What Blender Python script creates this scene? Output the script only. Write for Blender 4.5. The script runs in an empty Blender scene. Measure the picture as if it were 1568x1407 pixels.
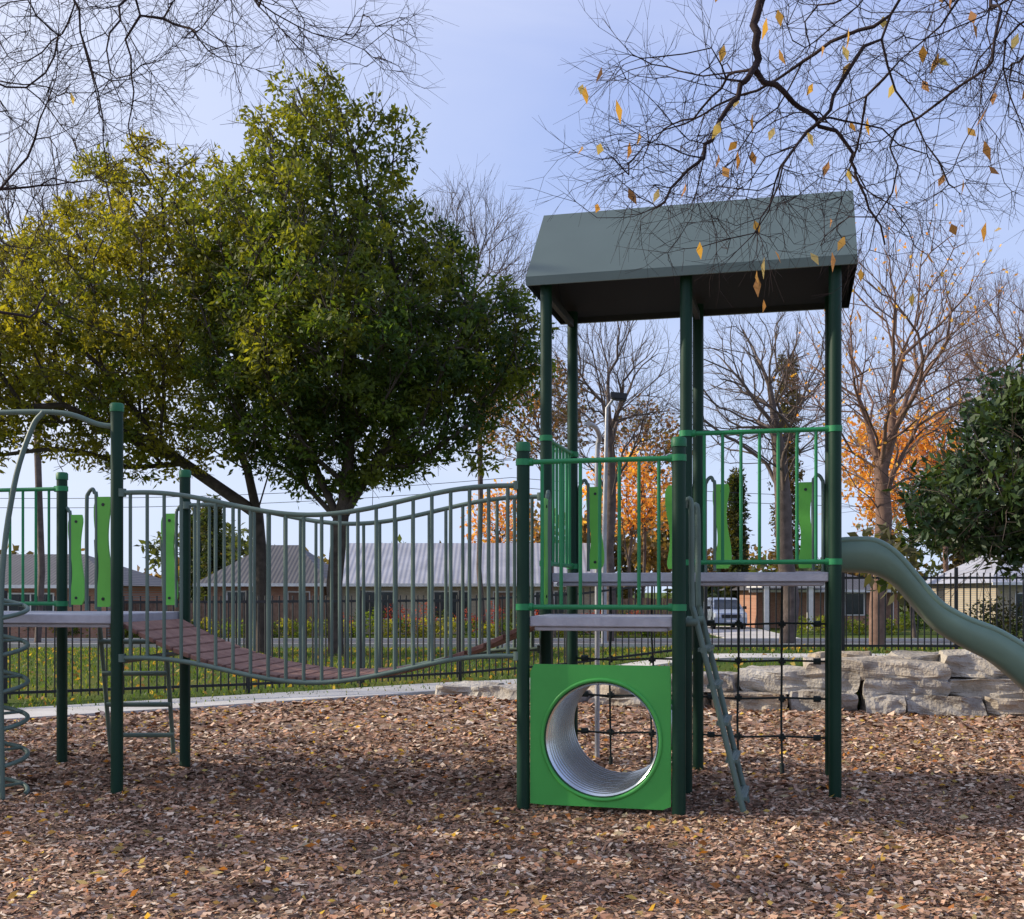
import bpy, bmesh, math, random
import numpy as np
from mathutils import Vector, Matrix, noise
random.seed(7)
R = np.random.default_rng(11)
EYE = 1.55
F = 1740.0
def S(u, v, d):
    """image pixel coordinates + assumed depth -> world position in metres"""
    return np.array([(u-784)*d/F, d, EYE-(v-905)*d/F])
def sm(t):
    t = np.clip(t, 0, 1); return t*t*(3-2*t)

scene = bpy.context.scene
# ------------------------------------------------------------ materials
def newmat(name):
    m = bpy.data.materials.new(name); m.use_nodes = True
    nt = m.node_tree; nt.nodes.clear()
    out = nt.nodes.new('ShaderNodeOutputMaterial')
    p = nt.nodes.new('ShaderNodeBsdfPrincipled')
    nt.links.new(p.outputs[0], out.inputs[0])
    return m, nt, p, out
def ramp(nt, fac, stops):
    r = nt.nodes.new('ShaderNodeValToRGB')
    while len(r.color_ramp.elements) < len(stops): r.color_ramp.elements.new(0.5)
    for e, (pos, c) in zip(r.color_ramp.elements, stops):
        e.position = pos; e.color = (*c, 1)
    nt.links.new(fac, r.inputs[0]); return r.outputs[0]
def tex(nt, kind, scale, detail=6, coord='Object', **k):
    tc = nt.nodes.new('ShaderNodeTexCoord')
    t = nt.nodes.new(kind); t.inputs['Scale'].default_value = scale
    if 'Detail' in t.inputs: t.inputs['Detail'].default_value = detail
    nt.links.new(tc.outputs[coord], t.inputs['Vector'])
    return t
def bump(nt, p, h, strength, dist=0.02):
    b = nt.nodes.new('ShaderNodeBump'); b.inputs['Strength'].default_value = strength
    b.inputs['Distance'].default_value = dist
    nt.links.new(h, b.inputs['Height']); nt.links.new(b.outputs[0], p.inputs['Normal'])
def noisy(name, c1, c2, scale=6, rough=0.5, metal=0, bs=0.1, bscale=None, c3=None, spec=0.5):
    m, nt, p, o = newmat(name)
    t = tex(nt, 'ShaderNodeTexNoise', scale, 8)
    st = [(0.3, c1), (0.7, c2)]
    if c3: st = [(0.3, c1), (0.52, c2), (0.75, c3)]
    nt.links.new(ramp(nt, t.outputs['Fac'], st), p.inputs['Base Color'])
    p.inputs['Roughness'].default_value = rough
    p.inputs['Metallic'].default_value = metal
    p.inputs['Specular IOR Level'].default_value = spec
    t2 = tex(nt, 'ShaderNodeTexNoise', bscale or scale*6, 5)
    if bs > 0: bump(nt, p, t2.outputs['Fac'], bs)
    return m
def paint(name, c, rough=0.4, spec=0.4, var=.12, bs=.04):
    c2 = tuple(min(1, x*(1+var)+0.002) for x in c); c1 = tuple(x*(1-var) for x in c)
    return noisy(name, c1, c2, 2.5, rough, bs=bs, bscale=90, spec=spec)
def vcol(name, rough=0.7, trans=0.0, spec=0.3):
    m, nt, p, out = newmat(name)
    a = nt.nodes.new('ShaderNodeAttribute'); a.attribute_name = 'Col'
    nt.links.new(a.outputs['Color'], p.inputs['Base Color'])
    p.inputs['Roughness'].default_value = rough
    p.inputs['Specular IOR Level'].default_value = spec
    if trans > 0:
        tr = nt.nodes.new('ShaderNodeBsdfTranslucent')
        g = nt.nodes.new('ShaderNodeMixRGB'); g.blend_type = 'MULTIPLY'; g.inputs[0].default_value = 1
        g.inputs[2].default_value = (2.4, 2.2, 0.7, 1)
        nt.links.new(a.outputs['Color'], g.inputs[1]); nt.links.new(g.outputs[0], tr.inputs[0])
        mx = nt.nodes.new('ShaderNodeMixShader'); mx.inputs[0].default_value = trans
        nt.links.new(p.outputs[0], mx.inputs[1]); nt.links.new(tr.outputs[0], mx.inputs[2])
        nt.links.new(mx.outputs[0], out.inputs[0])
    return m

M = {}
M['post'] = paint('post_green', (0.002, 0.032, 0.016), 0.5, 0.3)
M['cap'] = paint('cap_green', (0.012, 0.14, 0.05), 0.5)
M['rail'] = paint('rail_green', (0.018, 0.23, 0.08), 0.45)
M['grey'] = paint('bridge_grey_green', (0.11, 0.165, 0.135), 0.5)
M['lime'] = paint('plastic_lime', (0.15, 0.52, 0.07), 0.45)
M['panel'] = paint('panel_green', (0.065, 0.38, 0.07), 0.45)
M['slide'] = paint('slide_plastic', (0.16, 0.25, 0.19), 0.42)
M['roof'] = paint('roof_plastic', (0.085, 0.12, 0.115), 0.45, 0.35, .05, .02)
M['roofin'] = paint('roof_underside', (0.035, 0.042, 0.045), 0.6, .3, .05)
M['deck'] = noisy('deck_coated', (0.36, 0.36, 0.40), (0.46, 0.46, 0.50), 12, 0.6, bs=0.2)
M['plank'] = noisy('plank_brown', (0.20, 0.09, 0.065), (0.34, 0.18, 0.13), 9, 0.7, bs=0.4)
M['rope'] = noisy('rope_black', (0.01, 0.02, 0.018), (0.03, 0.045, 0.04), 40, 0.8, bs=0.5)
M['black'] = noisy('black_metal', (0.008, 0.009, 0.01), (0.018, 0.02, 0.02), 20, 0.45, bs=0.05)
M['tunnel'] = noisy('tunnel_galvanised', (0.62, 0.66, 0.66), (0.76, 0.80, 0.80), 3, 0.22, metal=0.85, bs=0.0)
M['concrete'] = noisy('path_concrete', (0.42, 0.40, 0.37), (0.58, 0.56, 0.52), 1.5, 0.9, bs=0.3, bscale=60)
M['asphalt'] = noisy('asphalt', (0.05, 0.05, 0.055), (0.085, 0.085, 0.095), 3, 0.85, bs=0.3)
M['white'] = noisy('white_paint', (0.65, 0.65, 0.63), (0.8, 0.8, 0.78), 5, 0.6, bs=0.1)
M['bark'] = noisy('bark_dark', (0.035, 0.026, 0.02), (0.095, 0.07, 0.055), 5, 0.9, bs=0.8, bscale=25)
M['barkg'] = noisy('bark_greybrown', (0.08, 0.06, 0.05), (0.17, 0.13, 0.11), 4, 0.9, bs=0.8, bscale=25)
M['barkr'] = noisy('bark_reddish', (0.13, 0.075, 0.055), (0.25, 0.15, 0.11), 4, 0.9, bs=0.5, bscale=25)
M['twig'] = noisy('twig_near', (0.022, 0.016, 0.016), (0.055, 0.04, 0.04), 8, 0.9, bs=0.3, spec=0.1)
M['glass'] = noisy('window_glass', (0.02, 0.025, 0.03), (0.05, 0.06, 0.07), 1, 0.08, bs=0)
M['leaf'] = vcol('leaves', 0.55, 0.45)
M['leafd'] = vcol('leaves_glossy', 0.45, 0.15, 0.4)
M['leafo'] = vcol('leaves_dry', 0.8, 0.35)
M['chip'] = vcol('chips', 0.85, 0.0, 0.15)
m, nt, p, o = newmat('sandstone')
n1 = tex(nt, 'ShaderNodeTexNoise', 3, 9); n2 = tex(nt, 'ShaderNodeTexNoise', 22, 8)
g = nt.nodes.new('ShaderNodeNewGeometry')
c = ramp(nt, n1.outputs['Fac'], [(0.3, (0.24, 0.215, 0.185)), (0.5, (0.40, 0.37, 0.325)), (0.72, (0.55, 0.52, 0.46))])
c2 = ramp(nt, g.outputs['Random Per Island'], [(0, (0.72, 0.7, 0.7)), (0.5, (0.98, 0.96, 0.93)), (1, (1.0, 0.87, 0.72))])
mx = nt.nodes.new('ShaderNodeMixRGB'); mx.blend_type = 'MULTIPLY'; mx.inputs[0].default_value = 1
nt.links.new(c, mx.inputs[1]); nt.links.new(c2, mx.inputs[2]); nt.links.new(mx.outputs[0], p.inputs['Base Color'])
p.inputs['Roughness'].default_value = 0.95; bump(nt, p, n2.outputs['Fac'], 0.9, 0.04); M['rock'] = m
m, nt, p, o = newmat('mulch')
v1 = tex(nt, 'ShaderNodeTexVoronoi', 55); n1 = tex(nt, 'ShaderNodeTexNoise', 1.2, 6)
c = ramp(nt, v1.outputs['Color'], [(0.1, (0.13, 0.07, 0.042)), (0.5, (0.27, 0.16, 0.105)), (0.9, (0.46, 0.33, 0.23))])
mx = nt.nodes.new('ShaderNodeMixRGB'); mx.blend_type = 'MULTIPLY'; mx.inputs[0].default_value = 0.6
c2 = ramp(nt, n1.outputs['Fac'], [(0.35, (0.68, 0.63, 0.6)), (0.65, (1, 1, 1))])
nt.links.new(c, mx.inputs[1]); nt.links.new(c2, mx.inputs[2]); nt.links.new(mx.outputs[0], p.inputs['Base Color'])
p.inputs['Roughness'].default_value = 0.95; p.inputs['Specular IOR Level'].default_value = 0.1
bump(nt, p, v1.outputs['Distance'], 1.0, 0.02); M['mulch'] = m
m, nt, p, o = newmat('grass')
n1 = tex(nt, 'ShaderNodeTexNoise', 0.35, 10); n2 = tex(nt, 'ShaderNodeTexNoise', 30, 4)
c = ramp(nt, n1.outputs['Fac'], [(0.35, (0.06, 0.11, 0.02)), (0.55, (0.11, 0.15, 0.03)), (0.72, (0.22, 0.18, 0.05))])
mx = nt.nodes.new('ShaderNodeMixRGB'); mx.blend_type = 'MULTIPLY'; mx.inputs[0].default_value = 0.8
c2 = ramp(nt, n2.outputs['Fac'], [(0.35, (0.4, 0.4, 0.35)), (0.65, (1.1, 1.1, 1))])
nt.links.new(c, mx.inputs[1]); nt.links.new(c2, mx.inputs[2]); nt.links.new(mx.outputs[0], p.inputs['Base Color'])
p.inputs['Roughness'].default_value = 0.95; p.inputs['Specular IOR Level'].default_value = 0.1
bump(nt, p, n2.outputs['Fac'], 0.8, 0.05); M['grass'] = m
def corr(name, c, freq):
    m, nt, p, o = newmat(name)
    w = tex(nt, 'ShaderNodeTexWave', freq, 0); w.bands_direction = 'X'
    n = tex(nt, 'ShaderNodeTexNoise', 0.8, 5)
    nt.links.new(ramp(nt, n.outputs['Fac'], [(0.3, tuple(x*0.8 for x in c)), (0.7, tuple(x*1.1 for x in c))]), p.inputs['Base Color'])
    p.inputs['Roughness'].default_value = 0.6
    bump(nt, p, w.outputs['Fac'], 0.5, 0.03); return m
M['corr'] = corr('corrugated_roof', (0.34, 0.35, 0.40), 1.3)
M['tile'] = corr('tile_roof', (0.08, 0.075, 0.075), 1.6)
def brick(name, a, b):
    m, nt, p, o = newmat(name)
    tc = nt.nodes.new('ShaderNodeTexCoord'); mp = nt.nodes.new('ShaderNodeMapping')
    mp.inputs['Rotation'].default_value = (math.radians(90), 0, 0)
    br = nt.nodes.new('ShaderNodeTexBrick'); br.inputs['Scale'].default_value = 4
    br.inputs['Color1'].default_value = (*a, 1); br.inputs['Color2'].default_value = (*b, 1)
    br.inputs['Mortar'].default_value = (0.3, 0.28, 0.25, 1)
    nt.links.new(tc.outputs['Object'], mp.inputs[0]); nt.links.new(mp.outputs[0], br.inputs[0])
    nt.links.new(br.outputs[0], p.inputs['Base Color']); p.inputs['Roughness'].default_value = 0.9
    return m
M['brick'] = brick('brick_red', (0.34, 0.14, 0.08), (0.42, 0.21, 0.13))
M['brickc'] = brick('brick_cream', (0.42, 0.34, 0.23), (0.5, 0.42, 0.30))
M['fencebrown'] = noisy('timber_paling', (0.15, 0.085, 0.06), (0.25, 0.155, 0.11), 6, 0.9)
M['carpaint'] = noisy('car_paint', (0.34, 0.40, 0.50), (0.40, 0.46, 0.56), 2, 0.3, metal=0.1, bs=0)
M['rubber'] = noisy('rubber', (0.015, 0.015, 0.015), (0.03, 0.03, 0.03), 10, 0.8)
M['lamp'] = noisy('headlight_glass', (0.7, 0.7, 0.7), (0.85, 0.85, 0.85), 3, 0.15)
M['galv'] = noisy('galvanised', (0.35, 0.36, 0.38), (0.5, 0.5, 0.52), 6, 0.45, metal=0.2)

# ------------------------------------------------------------ mesh helpers
class MB:
    def __init__(s): s.v = []; s.f = []; s.m = []; s.s = []
    def add(s, vs, fs, mat=0, smooth=False):
        o = len(s.v); s.v.extend([tuple(map(float, q)) for q in vs])
        for q in fs:
            s.f.append(tuple(i+o for i in q)); s.m.append(mat); s.s.append(smooth)
    def obj(s, name, mats, parent=None, bevel=0):
        me = bpy.data.meshes.new(name); me.from_pydata(s.v, [], s.f)
        for k in mats: me.materials.append(M[k])
        me.polygons.foreach_set('material_index', s.m); me.polygons.foreach_set('use_smooth', s.s)
        me.update()
        ob = bpy.data.objects.new(name, me); scene.collection.objects.link(ob)
        if parent: ob.parent = parent
        if bevel:
            b = ob.modifiers.new('bevel', 'BEVEL'); b.width = bevel; b.segments = 2; b.limit_method = 'ANGLE'
        return ob
def empty(name):
    e = bpy.data.objects.new(name, None); scene.collection.objects.link(e); return e
def box(mb, c, ax, ay, az, mat=0):
    c = np.array(c, float); ax, ay, az = [np.array(q, float) for q in (ax, ay, az)]
    vs = [c+i*ax+j*ay+k*az for k in (-1, 1) for j in (-1, 1) for i in (-1, 1)]
    mb.add(vs, [(0, 2, 3, 1), (4, 5, 7, 6), (0, 1, 5, 4), (2, 6, 7, 3), (0, 4, 6, 2), (1, 3, 7, 5)], mat)
def abox(mb, x0, x1, y0, y1, z0, z1, mat=0):
    box(mb, ((x0+x1)/2, (y0+y1)/2, (z0+z1)/2), ((x1-x0)/2, 0, 0), (0, (y1-y0)/2, 0), (0, 0, (z1-z0)/2), mat)
def tube(mb, pts, r, n=10, mat=0, caps=True, smooth=True):
    pts = [np.array(q, float) for q in pts]; k = len(pts)
    rs = [r]*k if np.isscalar(r) else list(r)
    T = []
    for i in range(k):
        t = pts[min(i+1, k-1)]-pts[max(i-1, 0)]; l = np.linalg.norm(t); T.append(t/(l if l > 1e-9 else 1))
    a = np.array([0, 0, 1.0]) if abs(T[0][2]) < 0.9 else np.array([1.0, 0, 0])
    nrm = np.cross(T[0], a); nrm /= np.linalg.norm(nrm)
    vs = []; ang = np.arange(n)*2*math.pi/n; ca = np.cos(ang)[:, None]; sa = np.sin(ang)[:, None]
    for i in range(k):
        nrm = nrm-T[i]*np.dot(nrm, T[i]); l = np.linalg.norm(nrm)
        nrm = nrm/l if l > 1e-6 else np.cross(T[i], [0.3, 0.5, 0.8])
        bn = np.cross(T[i], nrm)
        vs.extend((pts[i]+rs[i]*(ca*nrm+sa*bn)).tolist())
    fs = [(i*n+j, i*n+(j+1) % n, (i+1)*n+(j+1) % n, (i+1)*n+j) for i in range(k-1) for j in range(n)]
    mb.add(vs, fs, mat, smooth)
    if caps:
        mb.add(vs[:n][::-1], [tuple(range(n))], mat); mb.add(vs[-n:], [tuple(range(n))], mat)
def prism(mb, quad, z0, z1, mat=0):
    n = len(quad)
    vs = [(q[0], q[1], z0) for q in quad]+[(q[0], q[1], z1) for q in quad]
    fs = [tuple(range(n))[::-1], tuple(range(n, 2*n))]+[(i, (i+1) % n, n+(i+1) % n, n+i) for i in range(n)]
    mb.add(vs, fs, mat)
def smoothline(pts, k=6):
    P = [np.array(q, float) for q in pts]; P = [2*P[0]-P[1]]+P+[2*P[-1]-P[-2]]; out = []
    for i in range(1, len(P)-2):
        for j in range(k):
            t = j/k
            out.append(0.5*((2*P[i])+(-P[i-1]+P[i+1])*t+(2*P[i-1]-5*P[i]+4*P[i+1]-P[i+2])*t*t+(-P[i-1]+3*P[i]-3*P[i+1]+P[i+2])*t**3))
    out.append(P[-2]); return out
def arrmesh(name, V, Q, mats, col=None, parent=None, smooth=False):
    V = np.asarray(V, np.float32); Q = np.asarray(Q, np.int32); n, k = Q.shape
    me = bpy.data.meshes.new(name); me.vertices.add(len(V)); me.vertices.foreach_set('co', V.ravel())
    me.loops.add(n*k); me.loops.foreach_set('vertex_index', Q.ravel())
    me.polygons.add(n); me.polygons.foreach_set('loop_start', np.arange(n, dtype=np.int32)*k)
    try: me.polygons.foreach_set('loop_total', np.full(n, k, np.int32))
    except Exception: pass
    for q in mats: me.materials.append(M[q])
    if smooth: me.polygons.foreach_set('use_smooth', np.ones(n, bool))
    if col is not None:
        a = me.color_attributes.new('Col', 'FLOAT_COLOR', 'POINT')
        a.data.foreach_set('color', np.concatenate([col, np.ones((len(V), 1))], 1).astype(np.float32).ravel())
    me.update(calc_edges=True); me.validate()
    ob = bpy.data.objects.new(name, me); scene.collection.objects.link(ob)
    if parent: ob.parent = parent
    return ob
def unit(a): return a/(np.linalg.norm(a, axis=-1, keepdims=True)+1e-9)
def leaves(C, D, L, Wd, col, fold=0.15):
    n = len(C); D = unit(D); a = unit(R.normal(size=(n, 3))); s = unit(np.cross(D, a)); u = np.cross(s, D)
    L = np.broadcast_to(np.asarray(L, float).reshape(-1, 1), (n, 1)); Wd = np.broadcast_to(np.asarray(Wd, float).reshape(-1, 1), (n, 1))
    v0 = C; v1 = C+D*L*0.45+s*Wd*0.5+u*Wd*fold; v2 = C+D*L; v3 = C+D*L*0.45-s*Wd*0.5+u*Wd*fold
    V = np.stack([v0, v1, v2, v3], 1).reshape(-1, 3); Q = np.arange(4*n).reshape(n, 4)
    return V, Q, np.repeat(col, 4, axis=0)
def segs(P0, P1, r0, r1, n=3):
    k = len(P0); D = unit(P1-P0); a = np.where(np.abs(D[:, 2:3]) < 0.9, np.array([[0, 0, 1.0]]), np.array([[1.0, 0, 0]]))
    s = unit(np.cross(D, a)); u = np.cross(s, D); rings = []
    for P, r in ((P0, r0), (P1, r1)):
        r = np.broadcast_to(np.asarray(r, float).reshape(-1, 1), (k, 1))
        rings.append(np.stack([P+r*(math.cos(t)*s+math.sin(t)*u) for t in np.arange(n)*2*math.pi/n], 1))
    V = np.concatenate(rings, 1).reshape(-1, 3)
    q = np.array([(j, (j+1) % n, n+(j+1) % n, n+j) for j in range(n)])
    Q = (np.arange(k)[:, None, None]*2*n+q[None]).reshape(-1, 4); return V, Q

# ------------------------------------------------------------ trees
def grow(chain, targets, alpha=0.35, seg=0.8, jit=0.08, droop=0.0, bendk=0.12, lr=None, wd=.55):
    N = []; par = []; pl = []; rad = {}
    for ci, ch in enumerate(chain):
        for i, q in enumerate(ch):
            q = np.array(q, float)
            if i == 0 and ci > 0:
                last = int(np.argmin([np.linalg.norm(q-x) for x in N])); continue
            if i == 0: N.append(q); par.append(-1); pl.append(0.0); last = 0
            else: N.append(q); par.append(last); pl.append(pl[last]+np.linalg.norm(q-N[last])); last = len(N)-1
            if lr: f = i/(len(ch)-1); rad[last] = lr[ci][0]*(1-f)+lr[ci][1]*f
    cap = len(N)+len(targets)*8+10
    A = np.zeros((cap, 3)); PL = np.zeros(cap); D = np.zeros((cap, 3)); n = len(N)
    A[:n] = N; PL[:n] = pl
    for i in range(n): D[i] = unit(A[i]-A[par[i]]) if par[i] >= 0 else (0, 0, 1)
    start = A[min(len(chain[0])-1, n-1)]
    order = np.argsort(np.linalg.norm(targets-start, axis=1)+R.normal(0, 0.3, len(targets)))
    tips = []; first = 1 if n > 1 else 0
    for t in targets[order]:
        dv = t-A[first:n]; ds = np.linalg.norm(dv, axis=1)+1e-6
        dot = (dv*D[first:n]).sum(1)/ds
        cost = ds*(0.8+wd-wd*dot)+alpha*PL[first:n]
        j = int(np.argmin(cost))+first; d = np.linalg.norm(t-A[j]); k = max(1, min(6, int(d/seg+0.5)))
        p0 = A[j].copy(); pr = j; bend = R.normal(0, bendk*d, 3)+D[j]*0.15*d
        for i in range(1, k+1):
            f = i/k; q = p0+(t-p0)*f+bend*math.sin(math.pi*f)*0.7+(R.normal(0, jit*seg, 3) if i < k else 0)
            q[2] -= droop*math.sin(math.pi*f)*d
            A[n] = q; par.append(pr); PL[n] = PL[pr]+np.linalg.norm(q-A[pr]); D[n] = unit(q-A[pr]); pr = n; n += 1
        tips.append(pr)
    if lr: return A[:n], par, tips, D[:n], rad
    return A[:n], par, tips, D[:n]
def radii(n, par, tip, p=2.3):
    acc = np.zeros(n)
    for i in range(n-1, -1, -1):
        if acc[i] == 0: acc[i] = tip**p
        if par[i] >= 0: acc[par[i]] += acc[i]
    return acc**(1/p)
def branch_mesh(name, A, par, r, mats, parent=None, thick=0.05, extra=None, rmin=0.0):
    n = len(A); kids = [[] for _ in range(n)]
    for i in range(n):
        if par[i] >= 0: kids[par[i]].append(i)
    mb = MB(); stack = [(0, -1)]
    while stack:
        i, pr = stack.pop(); ch = []
        if pr >= 0: ch.append((A[pr], min(r[pr], r[i]*1.15)))
        cur = i
        while True:
            ch.append((A[cur], max(rmin, r[cur])))
            if not kids[cur]: break
            ks = sorted(kids[cur], key=lambda q: -r[q])
            for q in ks[1:]: stack.append((q, cur))
            cur = ks[0]
        if len(ch) > 1:
            ns = 10 if ch[0][1] > thick*2 else (6 if ch[0][1] > thick*0.3 else 3)
            tube(mb, [c[0] for c in ch], [c[1] for c in ch], ns, 0, caps=False)
    if extra is not None:
        V, Q = extra; mb.add(V.tolist(), Q.tolist(), 0)
    return mb.obj(name, mats, parent)
def twigs(A, D, idx, per, length, r, up=0.2, curl=0.5, spread=.75, side=True):
    P = np.repeat(A[idx], per, axis=0); d = unit(np.repeat(D[idx], per, axis=0)*0.9+R.normal(0, spread, (len(P), 3))+np.array([0, 0, up]))
    VV = []; QQ = []; off = 0; k0 = length*R.uniform(0.5, 1.2, (len(P), 1)); rr = r; ends = []
    for lv in range(3):
        P1 = P+d*k0/3; V, Q = segs(P, P1, rr*(1-0.22*lv), rr*(1-0.22*(lv+1)))
        VV.append(V); QQ.append(Q+off); off += len(V)
        if side and lv < 2:
            d2 = unit(d+R.normal(0, 0.5, d.shape)); P2 = P1+d2*k0*R.uniform(0.25, 0.55, (len(P), 1))
            V, Q = segs(P1, P2, rr*0.6, rr*0.35); VV.append(V); QQ.append(Q+off); off += len(V); ends.append(P2)
        d = unit(d+R.normal(0, curl*0.4, d.shape)+np.array([0, 0, up*0.3])); P = P1
    ends.append(P)
    return np.concatenate(VV), np.concatenate(QQ), np.concatenate(ends)
def inpoly(x, y, poly):
    c = np.zeros(len(x), bool); j = len(poly)-1
    for i in range(len(poly)):
        xi, yi = poly[i]; xj, yj = poly[j]
        m = ((yi > y) != (yj > y)) & (x < (xj-xi)*(y-yi)/((yj-yi)+1e-9)+xi); c ^= m; j = i
    return c
def polypts(poly, d, n, mind, thick):
    P = np.array([[(u-784)*d/F, EYE-(v-905)*d/F] for u, v in poly]); lo = P.min(0); hi = P.max(0); out = []
    tries = 0
    while len(out) < n and tries < 60000:
        tries += 1; x = R.uniform(lo[0], hi[0]); z = R.uniform(lo[1], hi[1])
        if not inpoly(np.array([x]), np.array([z]), P)[0]: continue
        e = 1e9
        for i in range(len(P)):
            a = P[i-1]; b = P[i]; t = np.clip(np.dot([x-a[0], z-a[1]], b-a)/np.dot(b-a, b-a), 0, 1); e = min(e, np.hypot(*(a+(b-a)*t-[x, z])))
        th = min(thick, 0.4+1.1*e); y = d+R.uniform(-1, 1)*th
        q = np.array([x, y, z])
        if out and np.min(np.linalg.norm(np.array(out)-q, axis=1)) < mind: continue
        out.append(q)
    return np.array(out)
def clump_leaves(C, rc, tufts, per, L, Wd, pal, flat=0.7, yellow=None, tr=0.10):
    n = len(C); rcs = rc*R.uniform(0.6, 1.25, (n, 1))
    T = np.repeat(C, tufts, axis=0); rr = np.repeat(rcs, tufts, axis=0)
    off = unit(R.normal(size=T.shape))*R.uniform(0.35, 1, (len(T), 1))**0.5*rr; off[:, 2] *= flat
    T = T+off; base = pal[R.integers(0, len(pal), n)]; cb = np.repeat(base, tufts, axis=0)
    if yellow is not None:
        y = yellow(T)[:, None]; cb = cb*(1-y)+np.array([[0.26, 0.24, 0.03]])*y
    cb = cb*R.uniform(0.75, 1.3, (len(T), 1))
    B = np.repeat(T, per, axis=0); D = unit(R.normal(size=B.shape)+np.repeat(unit(off), per, axis=0)*0.4)
    col = np.repeat(cb, per, axis=0)*R.uniform(0.8, 1.25, (len(B), 1))
    B = B+R.normal(0, tr, B.shape)
    return leaves(B, D, L*R.uniform(0.7, 1.2, len(B)), Wd*R.uniform(0.8, 1.2, len(B)), col)

WX = [-0.8, 1.0, 2.5, 4.4, 6.3, 10, 16, 40]; WY = [16.9, 15.5, 14.8, 14.3, 13.9, 13.3, 13.0, 12.8]
def wall_y(x): return np.interp(x, WX, WY)
def h(x, y):
    x = np.asarray(x, float); y = np.asarray(y, float)
    base = -0.6*sm((y-20)/35)
    w = wall_y(x); mound = 0.42*sm((y-w-0.3)/1.4)*sm((x+0.3)/4.0)*(1-sm((y-22)/8))
    return base+mound
def bed_y(x):
    x = np.asarray(x, float); return np.where(x < -0.83, 17.2+0.75*(x+0.83), wall_y(x)+0.15)

# ------------------------------------------------------------ ground
def axis(lo, hi, s, flo, fhi):
    mid = np.arange(lo, hi+s/2, s); k = np.geomspace(1, 300, 26)
    a = lo-k*(lo-flo)/300; b = hi+k*(fhi-hi)/300
    return np.concatenate([a[::-1], mid, b])
xs = axis(-16, 16, 0.4, -700, 700); ys = axis(-6, 56, 0.4, -300, 1500)
X, Y = np.meshgrid(xs, ys); Z = h(X, Y)
V = np.stack([X, Y, Z], -1).reshape(-1, 3); nx = len(xs); ny = len(ys)
i, j = np.meshgrid(np.arange(nx-1), np.arange(ny-1)); a = (j*nx+i).ravel()
arrmesh('ground', V, np.stack([a, a+1, a+nx+1, a+nx], 1), ['grass'], smooth=True)
bx = np.arange(-17, 17.01, 0.2); bt = np.linspace(0, 1, 130)
X, T = np.meshgrid(bx, bt); Yb = bed_y(X); Y = -6+(Yb+6)*T
def mz(x, y): return 0.03+0.02*(np.sin(x*1.3+y*0.7)*0.5+np.sin(x*2.9-y*2.1)*0.3+np.sin(y*4.1+x)*0.2)
Z = 0.03+(mz(X, Y)-0.03)*(1-sm((T-0.97)/0.03)); Z = np.where(T > 0.985, 0.012, Z)
V = np.stack([X, Y, Z], -1).reshape(-1, 3); nx = len(bx)
i, j = np.meshgrid(np.arange(nx-1), np.arange(len(bt)-1)); a = (j*nx+i).ravel()
arrmesh('mulch_bed', V, np.stack([a, a+1, a+nx+1, a+nx], 1), ['mulch'], smooth=True)
def scatter(n, y0, y1, wide):
    y = R.uniform(0, 1, n)**0.9*(y1-y0)+y0; x = R.uniform(-1, 1, n)*(y*0.47+wide); k = y < bed_y(x)-0.1
    return x[k], y[k]
parts = []
pal = np.array([[.19, .105, .065], [.28, .165, .105], [.38, .235, .16], [.48, .335, .24], [.62, .49, .37], [.11, .065, .043], [.36, .185, .11], [.42, .26, .175]])*1.12
for n, y0, y1, l in ((66000, 4.6, 8.5, 0.026), (42000, 8.5, 12.5, 0.037), (22000, 12.5, 17.2, 0.055)):
    x, y = scatter(n, y0, y1, 0.8); k = len(x); a = R.uniform(0, 6.28, k)
    L = l*R.uniform(0.45, 1.8, k); Wd = L*R.uniform(0.25, 0.75, k)
    d = np.stack([np.cos(a), np.sin(a), R.normal(0, 0.25, k)], 1); s = np.stack([-np.sin(a), np.cos(a), R.normal(0, 0.35, k)], 1)
    c = np.stack([x, y, mz(x, y)+R.uniform(0.003, 0.018, k)], 1)
    q = np.stack([c-d*L[:, None]/2-s*Wd[:, None]/2, c+d*L[:, None]/2-s*Wd[:, None]*0.35, c+d*L[:, None]*0.55+s*Wd[:, None]/2, c-d*L[:, None]/2+s*Wd[:, None]*0.4], 1)
    col = pal[R.integers(0, len(pal), k)]*R.uniform(0.7, 1.25, (k, 1)); parts.append((q.reshape(-1, 3), np.repeat(col, 4, axis=0)))
V = np.concatenate([q[0] for q in parts]); C = np.concatenate([q[1] for q in parts])
arrmesh('wood_chips', V, np.arange(len(V)).reshape(-1, 4), ['chip'], C)
x, y = scatter(2400, 4.8, 16, 0.5); k = len(x); a = R.uniform(0, 6.28, k)
lp = np.array([[.62, .4, .1], [.68, .52, .22], [.5, .2, .06], [.65, .56, .38], [.4, .27, .17]])
B = np.stack([x, y, mz(x, y)+0.025], 1); D = np.stack([np.cos(a), np.sin(a), R.normal(0, 0.2, k)], 1)
V1, Q1, C1 = leaves(B, D, R.uniform(0.035, 0.08, k), R.uniform(0.02, 0.035, k), lp[R.integers(0, 5, k)]*R.uniform(0.5, 1, (k, 1)))
k = 2600; x = R.uniform(-14, 16, k); y = R.uniform(15, 34, k); kk = y > bed_y(x)+1.8; x = x[kk]; y = y[kk]; k = len(x); a = R.uniform(0, 6.28, k)
B = np.stack([x, y, h(x, y)+0.03], 1); D = np.stack([np.cos(a), np.sin(a), R.normal(0, 0.5, k)], 1)
V2, Q2, C2 = leaves(B, D, 0.11, 0.07, np.array([[.45, .28, .07], [.45, .34, .1], [.3, .17, .06]])[R.integers(0, 3, k)]*R.uniform(0.6, 1.1, (k, 1)))
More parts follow.
